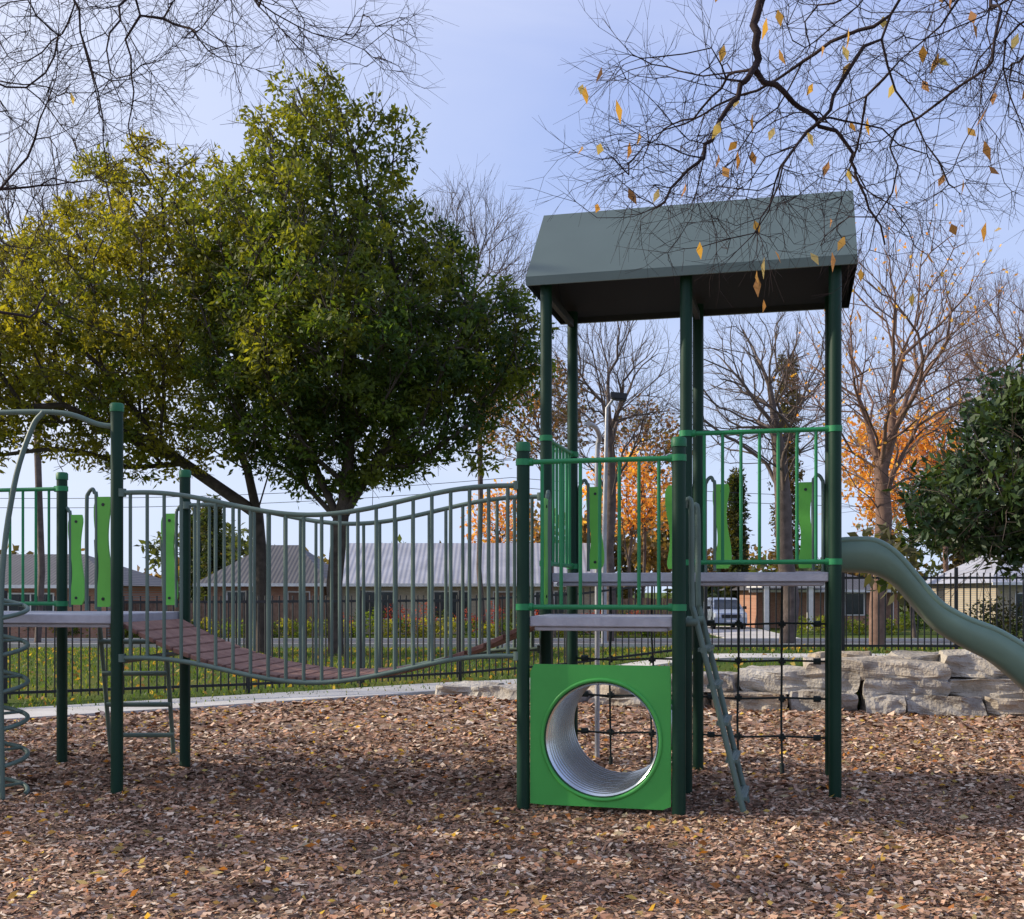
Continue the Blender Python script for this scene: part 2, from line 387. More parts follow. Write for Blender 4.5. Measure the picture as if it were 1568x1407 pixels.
arrmesh('fallen_leaves', np.concatenate([V1, V2]), np.concatenate([Q1, Q2+len(V1)]), ['leafo'], np.concatenate([C1, C2]))
k = 40000; x = R.uniform(-15, 17, k); y = R.uniform(14, 36, k); kk = y > bed_y(x)+0.3; x = x[kk]; y = y[kk]; k = len(x)
B = np.stack([x, y, h(x, y)], 1); D = np.stack([R.normal(0, .4, k), R.normal(0, .4, k), np.ones(k)], 1)
g = np.array([[.05, .10, .02], [.08, .135, .025], [.15, .165, .04]])[R.integers(0, 3, k)]
V1, Q1, C1 = leaves(B, D, R.uniform(0.04, 0.11, k), 0.025, g)
arrmesh('grass', V1, Q1, ['leaf'], C1)
pc = smoothline([(-17, 6.1), (-12, 9.5), (-6, 14.1), (-2.6, 16.7), (0, 18.6), (3.5, 19.1), (9, 18.9), (18, 18.5)], 10)
mb = MB(); L1 = []; L2 = []
for i, q in enumerate(pc):
    t = unit(pc[min(i+1, len(pc)-1)]-pc[max(i-1, 0)]); nn = np.array([-t[1], t[0]]); L1.append(q[:2]-nn*0.62); L2.append(q[:2]+nn*0.6)
for i in range(len(pc)-1):
    qs = [L1[i], L1[i+1], L2[i+1], L2[i]]; zt = [float(h(*q))+0.05 for q in qs]
    vs = [(q[0], q[1], z) for q, z in zip(qs, zt)]+[(q[0], q[1], z-0.15) for q, z in zip(qs, zt)]
    mb.add(vs, [(0, 1, 2, 3), (0, 4, 5, 1), (3, 2, 6, 7)])
mb.obj('concrete_path', ['concrete'])
def strip(name, y0, y1, dz, mat, xa=-220, xb=220, th=None):
    mb = MB(); xsn = np.linspace(xa, xb, 45)
    for a, b in zip(xsn[:-1], xsn[1:]):
        yy = np.linspace(y0, y1, 6)
        for c, d in zip(yy[:-1], yy[1:]):
            mb.add([(a, c, h(a, c)+dz), (b, c, h(b, c)+dz), (b, d, h(b, d)+dz), (a, d, h(a, d)+dz)], [(0, 1, 2, 3)])
        if th:
            for yq, s in ((y0, 1), (y1, -1)): mb.add([(a, yq, h(a, yq)+dz), (b, yq, h(b, yq)+dz), (b, yq, h(b, yq)+dz-th), (a, yq, h(a, yq)+dz-th)], [(0, 1, 2, 3)])
    return mb.obj(name, [mat])
strip('road', 37.0, 46.4, 0.02, 'asphalt')
strip('kerb', 36.75, 36.995, 0.13, 'concrete', th=0.2); strip('kerb.001', 46.405, 46.65, 0.13, 'concrete', th=0.2)
mb = MB()
for k in range(-18, 18): abox(mb, k*6, k*6+3, 41.6, 41.72, float(h(0, 41.6))+0.026, float(h(0, 41.6))+0.030)
mb.obj('road_marking', ['white'])
strip('pavement', 49.0, 50.4, 0.03, 'concrete', th=0.1)
mb = MB(); prism(mb, [(9.5, 50.41), (12.8, 50.41), (14, 68), (10.5, 68)], -0.7, -0.54); mb.obj('driveway', ['concrete'])

# ------------------------------------------------------------ rock retaining wall
mb = MB()
def rock(c, L, D, H, ang, seed):
    bm = bmesh.new(); bmesh.ops.create_cube(bm, size=1); bmesh.ops.subdivide_edges(bm, edges=bm.edges[:], cuts=9, use_grid_fill=True)
    rot = Matrix.Rotation(ang, 3, 'Z'); vs = []
    for v in bm.verts:
        p = v.co.copy(); q = Vector(p); e = max(0, abs(p.x)+abs(p.y)+abs(p.z)-1.22); q *= (1-0.20*e)
        w = Vector((p.x*L*1.7+seed, p.y*D*2.0, p.z*H*2.6+seed))
        q = Vector((q.x*L, q.y*D, q.z*H))
        nv = noise.noise_vector(w); nb = noise.cell_vector(Vector((w.x*1.6, w.y*1.6, w.z*2.6)))
        q += Vector((nv[0]*.09, noise.noise(w*1.3)*.14+noise.noise(w*5)*.05+nb[1]*.045, nv[2]*.06+noise.noise(w*6)*.015))
        q = rot @ q; vs.append((q.x+c[0], q.y+c[1], q.z+c[2]))
    bm.verts.index_update(); mb.add(vs, [tuple(v.index for v in f.verts) for f in bm.faces]); bm.free()
def walltop(x): return float(np.interp(x, [-1, 0.5, 1.6, 2.4, 4.2, 4.8, 7, 12], [0.14, 0.20, 0.32, 0.48, 0.54, 0.70, 0.76, 0.7]))
rnd = random.Random(8)
for course in range(3):
    x = -0.95+course*.35
    while x < 13:
        L = rnd.uniform(0.5, 1.2) if course == 0 else rnd.uniform(0.8, 2.1)
        top = walltop(x+L/2); nc = 1 if top < 0.27 else (2 if top < .66 else 3)
        if course < nc:
            H = top/nc; hh = H*rnd.uniform(.95, 1.2); y = float(wall_y(x+L/2))+course*0.15+rnd.uniform(-.05, .1); ang = math.atan2(float(wall_y(x+L))-float(wall_y(x)), L)
            rock((x+L/2, y+0.15, H*course+hh/2-.02), L*1.0, 0.75, hh, ang+rnd.uniform(-.07, .07), rnd.uniform(0, 99))
        x += L
for (x, y, L, H) in ((4.4, 15.3, .8, .24), (5.6, 14.9, 1.2, .26), (6.9, 14.8, 1.4, .3)):
    rock((x, y, 0.55+H*0.2), L, 0.6, H, rnd.uniform(-.3, .3), rnd.uniform(0, 99))
mb.obj('rock_retaining_wall', ['rock'])

# ------------------------------------------------------------ boundary fence
def fence(name, pts, height=1.42):
    mb = MB(); P = [np.array(q, float) for q in pts]
    for a, b in zip(P[:-1], P[1:]):
        L = np.linalg.norm(b-a); t = (b-a)/L; n = max(1, int(L/0.115)); nn = np.array([-t[1], t[0]])
        for i in range(n):
            q = a+t*(i+0.5)*L/n; z = float(h(*q))
            box(mb, (q[0], q[1], z+0.06+height/2), (*t*0.010, 0), (*nn*0.010, 0), (0, 0, height/2))
        k = max(1, round(L/2.4))
        for i in range(k+1):
            q = a+t*i*L/k; z = float(h(*q)); box(mb, (q[0], q[1], z+0.77), (*t*0.027, 0), (*nn*0.027, 0), (0, 0, 0.79))
            if i < k:
                q2 = a+t*(i+1)*L/k; z2 = float(h(*q2))
                for hz in (0.14, height-0.03):
                    m1 = np.array([*q, z+hz]); m2 = np.array([*q2, z2+hz]); box(mb, (m1+m2)/2, (m2-m1)/2, (*nn*0.017, 0), (0, 0, 0.02))
    return mb.obj(name, ['black'])
fence('steel_picket_fence', [(-15, 12.0), (-7.0, 15.7), (-4.0, 17.2), (-0.9, 19.6), (1.0, 20.4)])
fence('steel_picket_fence.001', [(1.0, 20.45), (6, 20.6), (12, 20.2), (20, 19.5)], 1.4)

# ------------------------------------------------------------ playground
r2 = np.array([.970, -.242]); b2 = np.array([.242, .970])
P3 = np.array([2.36, 8.30]); P2 = P3-1.08*r2; P1 = P3-2.16*r2
P3b = P3+1.08*b2; P2b = P2+1.08*b2; P1b = P1+1.08*b2
A_ = np.array([.078, 7.90]); B_ = np.array([1.122, 7.64])
L1_ = np.array([-2.955, 8.5]); L2_ = np.array([-2.82, 9.8]); L3_ = np.array([-3.96, 10.0]); L4_ = np.array([-4.12, 8.7])
v3 = lambda p, z: np.array([p[0], p[1], z])
tower = empty('playground_tower'); tower2 = empty('playground_tower.001')
def post(mb, p, z, cap=True, r=0.046):
    tube(mb, [v3(p, -0.1), v3(p, z)], r, 18, 0)
    if cap:
        tube(mb, [v3(p, z-0.05), v3(p, z+0.002), v3(p, z+0.014)], [r+0.006, r+0.006, r-0.004], 18, 1)
mb = MB()
for p in (P1, P2, P3, P1b, P2b, P3b): post(mb, p, 3.97, False)
for p in (A_, B_): post(mb, p, 2.57)
mb.obj('posts', ['post', 'cap'], tower)
mb = MB(); post(mb, L1_, 2.94); post(mb, L2_, 2.58); post(mb, L3_, 2.58); post(mb, L4_, 2.58); post(mb, (-5.1, 10.25), 2.58)
mb.obj('posts', ['post', 'cap'], tower2)
mb = MB()
def rp(s, t, z): q = P1+r2*s+b2*t; return np.array([q[0], q[1], z])
s0, s1, t0, t1, tm = -.13, 2.16+.15, -.13, 1.21, .54; ze, zr, th = 3.965, 4.64, 0.05
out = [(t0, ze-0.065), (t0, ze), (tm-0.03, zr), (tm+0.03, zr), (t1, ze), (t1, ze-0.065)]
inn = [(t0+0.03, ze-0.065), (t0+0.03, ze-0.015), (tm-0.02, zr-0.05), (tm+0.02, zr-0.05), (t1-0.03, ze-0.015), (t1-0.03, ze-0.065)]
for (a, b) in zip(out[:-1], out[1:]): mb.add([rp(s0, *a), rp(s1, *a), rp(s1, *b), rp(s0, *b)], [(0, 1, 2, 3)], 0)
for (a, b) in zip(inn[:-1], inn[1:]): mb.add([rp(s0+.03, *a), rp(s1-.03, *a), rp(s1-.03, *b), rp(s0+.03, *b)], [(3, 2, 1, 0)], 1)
for s in (s0, s1):
    mb.add([rp(s, *q) for q in out], [tuple(range(6))], 0)
    si = s+.03 if s == s0 else s-.03
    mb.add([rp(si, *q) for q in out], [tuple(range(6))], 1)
for a, b in ((out[0], inn[0]), (inn[-1], out[-1])): mb.add([rp(s0, *a), rp(s1, *a), rp(s1, *b), rp(s0, *b)], [(0, 1, 2, 3)], 0)
mb.add([rp(s0, t0-.004, ze-0.07), rp(s1, t0-.004, ze-0.07), rp(s1, t0-.004, ze-0.012), rp(s0, t0-.004, ze-0.012)], [(0, 1, 2, 3)], 0)
for s in (0, 1.08, 2.16):
    q = rp(s, 0.54, ze-0.10); box(mb, q, (*r2*0.02, 0), (*b2*0.56, 0), (0, 0, 0.03), 1)
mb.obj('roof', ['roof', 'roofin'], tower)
def deck(par, quad, z, nm='deck'):
    mb = MB(); prism(mb, quad, z-0.07, z); c = sum(quad)/len(quad)
    prism(mb, [c+(q-c)*0.94 for q in quad], z-0.10, z-0.072); return mb.obj(nm, ['deck'], par, 0.008)
ins = 0.045
deck(tower, [P1+r2*ins, P2-r2*ins, P2b-r2*ins, P1b+r2*ins], 1.69)
deck(tower, [P2+r2*ins, P3-r2*ins, P3b-r2*ins, P2b+r2*ins], 1.69)
deck(tower, [A_+r2*ins, B_-r2*ins, P2-r2*.03-b2*.06, P1+r2*.03-b2*.06], 1.375)
dl = unit(L1_-L4_)
deck(tower2, [L4_+dl*ins, L1_-dl*ins, L2_-dl*ins, L3_+dl*ins], 1.375)
deck(tower2, [np.array([-5.15, 9.1]), np.array([-4.15, 8.95]), L3_-dl*.05, np.array([-5.1, 10.2])], 1.375)
def guard(par, a, b, z0, z1, n, mat='rail', rb=0.0125, rr=0.018):
    mb = MB(); t = unit(b-a); L = np.linalg.norm(b-a); pa = a+t*0.03; pb = b-t*0.03
    for z in (z0, z1):
        tube(mb, [v3(pa, z), v3(pb, z)], rr, 10)
        for q in (a+t*.045, b-t*.045): tube(mb, [v3(q-t*.025, z), v3(q+t*.025, z)], 0.028, 10)
        for q in (a, b): tube(mb, [v3(q, z-.022), v3(q, z+.022)], 0.052, 16)
    for i in range(n):
        q = a+t*L*(i+1)/(n+1); tube(mb, [v3(q, z0), v3(q, z1)], rb, 8)
    return mb.obj('guardrail', [mat], par)
guard(tower, A_, B_, 1.44, 2.445, 7)
guard(tower, P2, P3, 1.765, 2.735, 7)
guard(tower, P1b, P1, 1.765, 2.735, 7)
guard(tower2, L3_, np.array([-5.1, 10.25]), 1.44, 2.45, 8)
guard(tower2, L4_, np.array([-5.15, 9.05]), 1.44, 2.45, 8)
def grip(par, p, t, z0, z1, side=1):
    mb = MB(); t = unit(np.array(t)); nn = np.array([-t[1], t[0]]); k = 24; w = 0.058
    zz = np.linspace(z0, z1, k)
    wv = lambda i: (0.72 if i in (0, k-1) else (0.92 if i in (1, k-2) else 1))
    cen = [.016*math.sin((z-z0)/(z1-z0)*2*math.pi) for z in zz]
    lft = [cen[i]-w*(1+0.22*math.cos((z-z0)/(z1-z0)*2*math.pi))*wv(i) for i, z in enumerate(zz)]
    rgt = [cen[i]+w*(1+0.22*math.cos((z-z0)/(z1-z0)*2*math.pi))*wv(i) for i, z in enumerate(zz)]
    vs = []
    for s in (-0.009, 0.009):
        for i in range(k):
            for o in (lft[i], rgt[i]): q = p+t*o+nn*s; vs.append((q[0], q[1], zz[i]))
    n2 = 2*k; fs = []
    for i in range(k-1):
        a = 2*i; fs += [(a, a+1, a+3, a+2), (n2+a, n2+a+2, n2+a+3, n2+a+1), (a, a+2, n2+a+2, n2+a), (a+1, n2+a+1, n2+a+3, a+3)]
    fs += [(0, n2, n2+1, 1), (n2-2, n2-1, 2*n2-1, 2*n2-2)]
    mb.add(vs, fs, 0)
    for z in (z0+.06, z1-.06): tube(mb, [v3(p-nn*.014, z), v3(p+nn*.014, z)], 0.013, 8, 2)
    q0 = p+t*side*0.06; q1 = p+t*side*0.13
    hoop = smoothline([v3(q0, z0-.02), v3(q0, z1-.05), v3(q0+t*side*.015, z1+.03), v3((q0+q1)/2, z1+.06), v3(q1, z1+.02), v3(q1+t*side*.01, z1-.08), v3(q1+t*side*.01, z0-.03)], 5)
    tube(mb, hoop, 0.015, 8, 1)
    return mb.obj('grip_panel', ['lime', 'grey', 'black'], par)
grip(tower, P2b+r2*.20, r2, 1.74, 2.45, -1); grip(tower, P3b-r2*.20, r2, 1.74, 2.45, 1)
grip(tower, P1b+r2*.20, r2, 1.74, 2.45, -1); grip(tower, P2b-r2*.20, r2, 1.74, 2.45, 1)
grip(tower, A_+b2*.72, b2, 1.45, 2.25, 1)
grip(tower2, L3_+dl*.14, dl, 1.43, 2.22, -1); grip(tower2, L2_-dl*.14, dl, 1.43, 2.22, 1)
grip(tower2, L4_+(L1_-L4_)*.86+np.array([0, .15]), dl, 1.43, 2.27, -1)
tp = empty('tunnel_panel'); tp.parent = tower
mb = MB(); t = unit(B_-A_); nn = np.array([-t[1], t[0]]); pa = A_+t*.052; pb = B_-t*.052; W = np.linalg.norm(pb-pa); zc0, zc1 = .075, 1.045
cs = W*0.51; cz = 0.535; rad = 0.405; K = 72; outer = []; inner = []
for i in range(K):
    a = 2*math.pi*(i+0.5)/K; ca, sa = math.cos(a), math.sin(a); inner.append((cs+rad*ca, cz+rad*sa))
    mx_ = [((W-cs)/ca if ca > 0 else -cs/ca) if abs(ca) > 1e-6 else 9, ((zc1-cz)/sa if sa > 0 else (zc0-cz)/sa) if abs(sa) > 1e-6 else 9]
    k = min(mx_); outer.append((cs+k*ca, cz+k*sa))
def pl(s, z, d): q = pa+t*s+nn*d; return (q[0], q[1], z)
vs = [pl(*q, -0.012) for q in outer]+[pl(*q, -0.012) for q in inner]+[pl(*q, 0.012) for q in outer]+[pl(*q, 0.012) for q in inner]
fs = []
for i in range(K):
    j = (i+1) % K; fs += [(i, j, K+j, K+i), (2*K+i, 3*K+i, 3*K+j, 2*K+j), (i, 2*K+i, 2*K+j, j), (K+i, K+j, 3*K+j, 3*K+i)]
mb.add(vs, fs)
mb.obj('panel', ['panel'], tp)
mb = MB(); ringp = [pl(cs+(rad+.004)*math.cos(a), cz+(rad+.004)*math.sin(a), -0.012) for a in np.linspace(0, 2*math.pi, 65)]
tube(mb, ringp, 0.014, 8, 0, caps=False); mb.obj('rim', ['panel'], tp)
mb = MB(); nR = 150; K = 64; vs = []
for wi, off in enumerate((0, 0.012)):
    for i in range(nR):
        dd = 0.0+i/(nR-1)*0.98; rr = rad-0.018+0.015*math.sin(i/(nR-1)*2*math.pi*14)+off
        for k in range(K): a = 2*math.pi*k/K; vs.append(pl(cs+rr*math.cos(a), cz+rr*math.sin(a), dd))
for wi in range(2):
    o = wi*nR*K; mb.add(vs[o:o+nR*K], [(i*K+k, i*K+(k+1) % K, (i+1)*K+(k+1) % K, (i+1)*K+k) for i in range(nR-1) for k in range(K)], 0, True)
mb.obj('tunnel', ['tunnel'], tp)
mb = MB(); tube(mb, [pl(cs+(rad)*math.cos(a), cz+(rad)*math.sin(a), 0.98) for a in np.linspace(0, 2*math.pi, 65)], 0.018, 8, 0, caps=False); mb.obj('rim_back', ['panel'], tp)
mb = MB()
for o in (0.10, 0.62):
    top = B_+b2*o+r2*.03; ft = B_+b2*o*0.9+r2*.44
    pts = smoothline([v3(top, 2.12), v3(top+r2*.02, 2.17), v3(top+r2*.045, 2.1), v3(top+r2*.05, 1.5), v3(top+r2*.09, 1.3), v3(ft, 0.0)], 5)
    tube(mb, pts, 0.02, 10)
for k in range(5):
    f = (k+0.6)/5.2; z = 1.3*(1-f); s = .12+(.44-.12)*f
    tube(mb, [v3(B_+b2*.08+r2*s, z), v3(B_+b2*.60+r2*s, z)], 0.024, 8)
    box(mb, v3(B_+b2*.35+r2*s, z), (*r2*.04, 0), (*b2*.24, 0), (0, 0, .012))
for q in (B_+b2*.10, B_+b2*.58): tube(mb, [v3(q, 1.34), v3(q+r2*.12, 1.34)], .03, 8)
mb.obj('ladder', ['grey'], tower)
mb = MB()
for a, b in ((P1b, P2b), (P2b, P3b)):
    for f in (0.31, 0.64):
        tube(mb, [v3(a+(b-a)*f, 1.62)]+[v3(a+(b-a)*(f+R.normal(0, .006)), z) for z in (1.2, .9, .5)]+[v3(a+(b-a)*f, 0.06)], 0.0095, 6)
        tube(mb, [v3(a+(b-a)*f, 0.03), v3(a+(b-a)*f, 0.12)], 0.018, 8)
    for z in (1.28, .97, .66, .34):
        tube(mb, [v3(a, z), v3(a+(b-a)*.31, z-.012), v3(a+(b-a)*.64, z+.004), v3(b, z)], 0.0095, 6)
        for f in (0.31, 0.64):
            c = v3(a+(b-a)*f, z-.004); tube(mb, [c-np.array([*r2*.03, 0]), c+np.array([*r2*.03, 0])], 0.017, 8); tube(mb, [c-[0, 0, .03], c+[0, 0, .03]], 0.017, 8)
        for f in (0.1, .9): c = v3(a+(b-a)*f, z); tube(mb, [c-np.array([*r2*.03, 0]), c+np.array([*r2*.03, 0])], 0.026, 8)
mb.obj('climbing_net', ['rope'], tower)
mb = MB(); q = P1b+r2*.14+b2*.45
tube(mb, smoothline([v3(q, 0), v3(q, 1.5), v3(q, 2.75), v3(q+r2*.03-b2*.05, 2.92), v3(q+r2*.02-b2*.2, 3.0), v3(q-b2*.45, 3.0)], 6), .022, 12)
mb.obj('fire_pole', ['galv'], tower)
mb = MB(); O = P3+.54*b2
sb = np.array([.0, .05, .3, .45, .6, .75, .95, 1.15, 1.35, 1.6, 1.9, 2.2, 2.5, 2.8]); zl = np.array([1.70, 1.70, 1.69, 1.61, 1.42, 1.245, 1.12, 1.02, .84, .60, .40, .31, .28, .28])
zu = np.array([1.92, 1.935, 1.937, 1.84, 1.65, 1.455, 1.34, 1.265, 1.14, .88, .66, .55, .50, .46])
ss = np.linspace(0, 2.8, 90); k5 = np.exp(-np.linspace(-2, 2, 9)**2); k5 /= k5.sum()
def smv(v): return np.convolve(np.pad(v, 4, mode='edge'), k5, 'valid')
zl_ = smv(np.interp(ss, sb, zl)); zu_ = smv(np.interp(ss, sb, zu)); vs = []; n = 0
for s, a, b in zip(ss, zl_, zu_):
    prof = [(-.29, b), (-.275, (a+b)/2), (-.24, a+.03), (-.16, a), (.16, a), (.24, a+.03), (.275, (a+b)/2), (.29, b), (.25, b), (.235, (a+b)/2+.02), (.19, a+.06), (.12, a+.03), (-.12, a+.03), (-.19, a+.06), (-.235, (a+b)/2+.02), (-.25, b)]
    n = len(prof)
    for o, z in prof: q = O+r2*s+b2*o; vs.append((q[0], q[1], z))
mb.add(vs, [(i*n+j, i*n+(j+1) % n, (i+1)*n+(j+1) % n, (i+1)*n+j) for i in range(len(ss)-1) for j in range(n)], 0, True)
for o in (-.27, .27): tube(mb, [v3(O+r2*s+b2*o, z) for s, z in zip(ss, zu_)], .024, 8)
mb.obj('slide', ['slide'])
mb = MB()
for p in (P3+b2*.2, P3b-b2*.2): tube(mb, [v3(p, 1.7), v3(p, 2.75)], .016, 8)
tube(mb, [v3(P3+b2*.03, 2.75), v3(P3b-b2*.03, 2.75)], .018, 8); tube(mb, [v3(P3+b2*.2, 2.25), v3(P3b-b2*.2, 2.25)], .016, 8)
mb.obj('slide_frame', ['rail'], tower)
br = empty('suspension_bridge')
def side(p, q, nm):
    mb = MB(); N = 40
    sag = lambda f: 0.5-0.5*math.cos(2*math.pi*min(max((f-0.06)/0.88, 0), 1))
    top = [v3(p+(q-p)*f, 2.285-.185*sag(f)) for f in np.linspace(0.012, .988, N)]; low = [v3(p+(q-p)*f, 1.05+.05*f-.185*sag(f)) for f in np.linspace(0.012, .988, N)]
    tube(mb, top, .018, 8); tube(mb, low, .018, 8)
    nb = 22
    for i in range(nb):
        f = (i+0.8)/(nb+.6); tube(mb, [v3(p+(q-p)*f, 2.285-.185*sag(f)), v3(p+(q-p)*f, 1.05+.05*f-.185*sag(f))], .0135, 8)
    for f in (0.012, .988):
        for z in (2.285, 1.05+.05*f): tube(mb, [v3(p+(q-p)*f, z-.03), v3(p+(q-p)*f, z+.03)], .035, 10)
    mb.obj(nm, ['grey'], br)
side(L1_, A_, 'side_rail'); side(L2_-np.array([0, .06]), P1, 'side_rail_back')
mb = MB(); n = 22
for i in range(n):
    f = (i+.5)/n; a = L1_+(A_-L1_)*f; b = (L2_-[0, .06])+(P1-(L2_-[0, .06]))*f; u_ = abs(2*f-1); z = 0.905+0.40*u_**2.0
    dz = 0.40*2*u_*(1 if f > .5 else -1)*2/n*0.42
    c = (a+b)/2; al = (b-a)*.46; w = unit(A_-L1_)*.061
    box(mb, v3(c, z), (w[0], w[1], dz), (*al, 0), (0, 0, .018))
mb.obj('planks', ['plank'], br, 0.006)
sc = empty('spiral_climber'); mb = MB()
cx, cy = -3.80, 8.42
hel = [np.array([cx+.195*math.cos(a), cy+.195*math.sin(a), 0.05+a/(2*math.pi)*0.27]) for a in np.linspace(0, 2*math.pi*5.6, 170)]
tube(mb, hel, .017, 8)
tube(mb, smoothline([(cx+.10, cy-.17, 0), (cx+.09, cy-.17, 1.5), (cx+.15, cy-.1, 2.3), (cx+.24, cy, 2.75), (cx+.32, cy+.02, 2.88)], 6), .02, 10)
tube(mb, smoothline([(-4.4, 8.6, 2.86), (-3.8, 8.55, 2.895), (-3.35, 8.5, 2.88), (-3.1, 8.5, 2.80), (-2.96, 8.5, 2.78)], 6), .02, 10)
tube(mb, [(cx, cy, 0), (cx, cy, 1.6)], .022, 10)
for k in range(6): tube(mb, [(cx, cy, .1+k*.27), (cx+.195*math.cos(1.0), cy+.195*math.sin(1.0), .1+k*.27)], .012, 6)
mb.obj('climber', ['grey'], sc)
mb = MB()
for x in (-3.66, -3.08): tube(mb, smoothline([(x+.02, 9.95, 2.0), (x+.02, 10.02, 1.4), (x-.0, 10.1, 1.2), (x-.06, 10.55, 0)], 5), .02, 10)
for k in range(4): z = 1.1-.29*k; tube(mb, [(-3.68, 10.12+.1*k, z), (-3.1, 10.12+.1*k, z)], .022, 8)
tube(mb, [(-2.95, 8.55, 1.02), (-2.85, 9.8, 1.02)], .02, 8)
mb.obj('ladder', ['grey'], tower2)

# ------------------------------------------------------------ background buildings
def house(name, x0, x1, y, dep, z0, eave, ridge, wall, roof, hip=0.0, wins=(), doors=()):
    e = empty(name); mb = MB(); abox(mb, x0, x1, y, y+dep, z0-.5, z0+eave); mb.obj('walls', [wall], e)
    mb = MB(); o = .55; ze = z0+eave; zr = z0+ridge; ym = y+dep/2; hx = hip
    v = [(x0-o, y-o, ze), (x1+o, y-o, ze), (x1+o, y+dep+o, ze), (x0-o, y+dep+o, ze), (x0-o+hx, ym, zr), (x1+o-hx, ym, zr)]
    mb.add(v, [(0, 1, 5, 4), (2, 3, 4, 5), (0, 4, 3), (1, 2, 5), (3, 2, 1, 0)]); mb.obj('roof', [roof], e)
    mb = MB(); abox(mb, x0-o, x1+o, y-o-.1, y-o-.003, ze-.12, ze+.03); mb.obj('gutter', ['white'], e)
    mb = MB()
    for (a, b, c, d) in wins:
        abox(mb, a-.07, b+.07, y-.06, y-.003, z0+c-.07, z0+d+.07, 0); abox(mb, a, b, y-.075, y-.062, z0+c, z0+d, 1)
        abox(mb, (a+b)/2-.03, (a+b)/2+.03, y-.095, y-.077, z0+c, z0+d, 0)
    mb.obj('windows', ['white', 'glass'], e)
    mb = MB()
    for (a, b) in doors: abox(mb, a-.06, b+.06, y-.05, y-.003, z0, z0+2.15, 1); abox(mb, a, b, y-.08, y-.052, z0, z0+2.08, 0)
    mb.obj('door', ['fencebrown', 'white'], e)
    return e
house('brick_house', -8.6, 4.2, 57, 9, -.6, 2.5, 4.75, 'brickc', 'corr', 0, [(-7.6, -5.8, .8, 2.1), (-3.9, -2.2, .8, 2.1), (1.2, 3.0, .8, 2.1)], [(-0.9, 0.1)])
house('brick_house.001', -15.0, -9.4, 56, 9, -.6, 2.5, 4.6, 'brick', 'tile', 2.5, [(-14, -12.2, .8, 2.1)], [(-11, -10)])
house('brick_house.002', -34, -18.5, 52, 10, -.6, 2.4, 4.0, 'brick', 'tile', 3.5, [(-23, -21, .8, 2.0), (-30, -28, .8, 2.)], [(-26, -25)])
house('brick_house.003', 14.2, 22.5, 66, 9, -.6, 2.2, 3.4, 'brick', 'tile', 3, [(18.2, 20.4, .8, 2.0)], [(21.2, 22.1)])
house('brick_house.004', 26.5, 38, 62, 10, -.6, 2.6, 4.8, 'brickc', 'corr', 3, [(27.5, 29.5, .8, 2.0), (32, 34, .8, 2.)], [(30.4, 31.3)])
mb = MB()
for x in (13.9, 15.1, 16.3, 17.5): abox(mb, x-.14, x+.14, 62.0, 62.3, -.6, 1.75)
abox(mb, 13.6, 17.8, 61.9, 65.9, 1.752, 1.95); mb.obj('carport', ['white'])
mb = MB()
for x in np.arange(-19, -9, .14): abox(mb, x, x+.12, 54.2, 54.23, -.6, 1.0+.03*math.sin(x*9))
for x in np.arange(4.8, 8.8, .14): abox(mb, x, x+.12, 55.2, 55.23, -.6, 1.2+.03*math.sin(x*9))
mb.obj('timber_fence', ['fencebrown'])
def shrubs(name, xs_, y, zc, rx, rz, pal, L=.16, tufts=26, per=8, mat='leaf'):
    C = np.stack([xs_, y+R.normal(0, .3, len(xs_)), zc+R.normal(0, .12, len(xs_))], 1)
    V, Q, col = clump_leaves(C, rx, tufts, per, L, L*.5, pal, flat=rz/rx, tr=.1); return arrmesh(name, V, Q, [mat], col)
shrubs('hedge', np.arange(-22, 8.8, .55), 52.5, -.2, .5, .38, np.array([[.10, .15, .02], [.18, .20, .03], [.05, .09, .02], [.2, .2, .03]]))
shrubs('hedge.001', np.arange(14.2, 34, .6), 56.0, -.15, .6, .45, np.array([[.11, .15, .02], [.17, .19, .03], [.04, .07, .02]]))
shrubs('flowering_shrub', np.concatenate([np.arange(-8, 1, .8), np.arange(3, 6, .7)]), 54.0, .2, .45, .5, np.array([[.22, .04, .04], [.26, .06, .06], [.05, .07, .02]]), .13)
shrubs('hedge.002', np.arange(12.2, 20, .4), 29.5, .75, .6, .75, np.array([[.02, .03, .012], [.04, .045, .02], [.05, .04, .02]]), .12, 40, 9)

car = empty('parked_car'); mb = MB(); cx, y0, z0 = 11.95, 62.0, -.55
prof = [(0, .30), (-.02, .62), (.08, .92), (.9, 1.08), (1.0, 1.1), (1.65, 1.62), (1.95, 1.72), (3.6, 1.72), (4.3, 1.60), (4.65, 1.05), (4.7, .5), (4.6, .30)]
vs = []; n = len(prof)
for sx in (-1, -.86, .86, 1):
    for (yy, zz) in prof:
        w = 0.9 if zz < 1.12 else .9-.2*(zz-1.1)/.6
        shrink = .0 if abs(sx) < 1 else .05
        vs.append((cx+sx*w, y0+yy+(shrink if yy < 2.3 else -shrink), z0+zz-(shrink*.6 if zz > .6 else 0)))
fs = [tuple(range(n))[::-1], tuple(range(3*n, 4*n))]
for s in range(3):
    for i in range(n): fs.append((s*n+i, s*n+(i+1) % n, (s+1)*n+(i+1) % n, (s+1)*n+i))
mb.add(vs, fs, 0); mb.obj('body', ['carpaint'], car, .03)
mb = MB(); mb.add([(cx-.74, y0+.985, z0+1.13), (cx+.74, y0+.985, z0+1.13), (cx+.63, y0+1.60, z0+1.62), (cx-.63, y0+1.60, z0+1.62)], [(0, 1, 2, 3)])
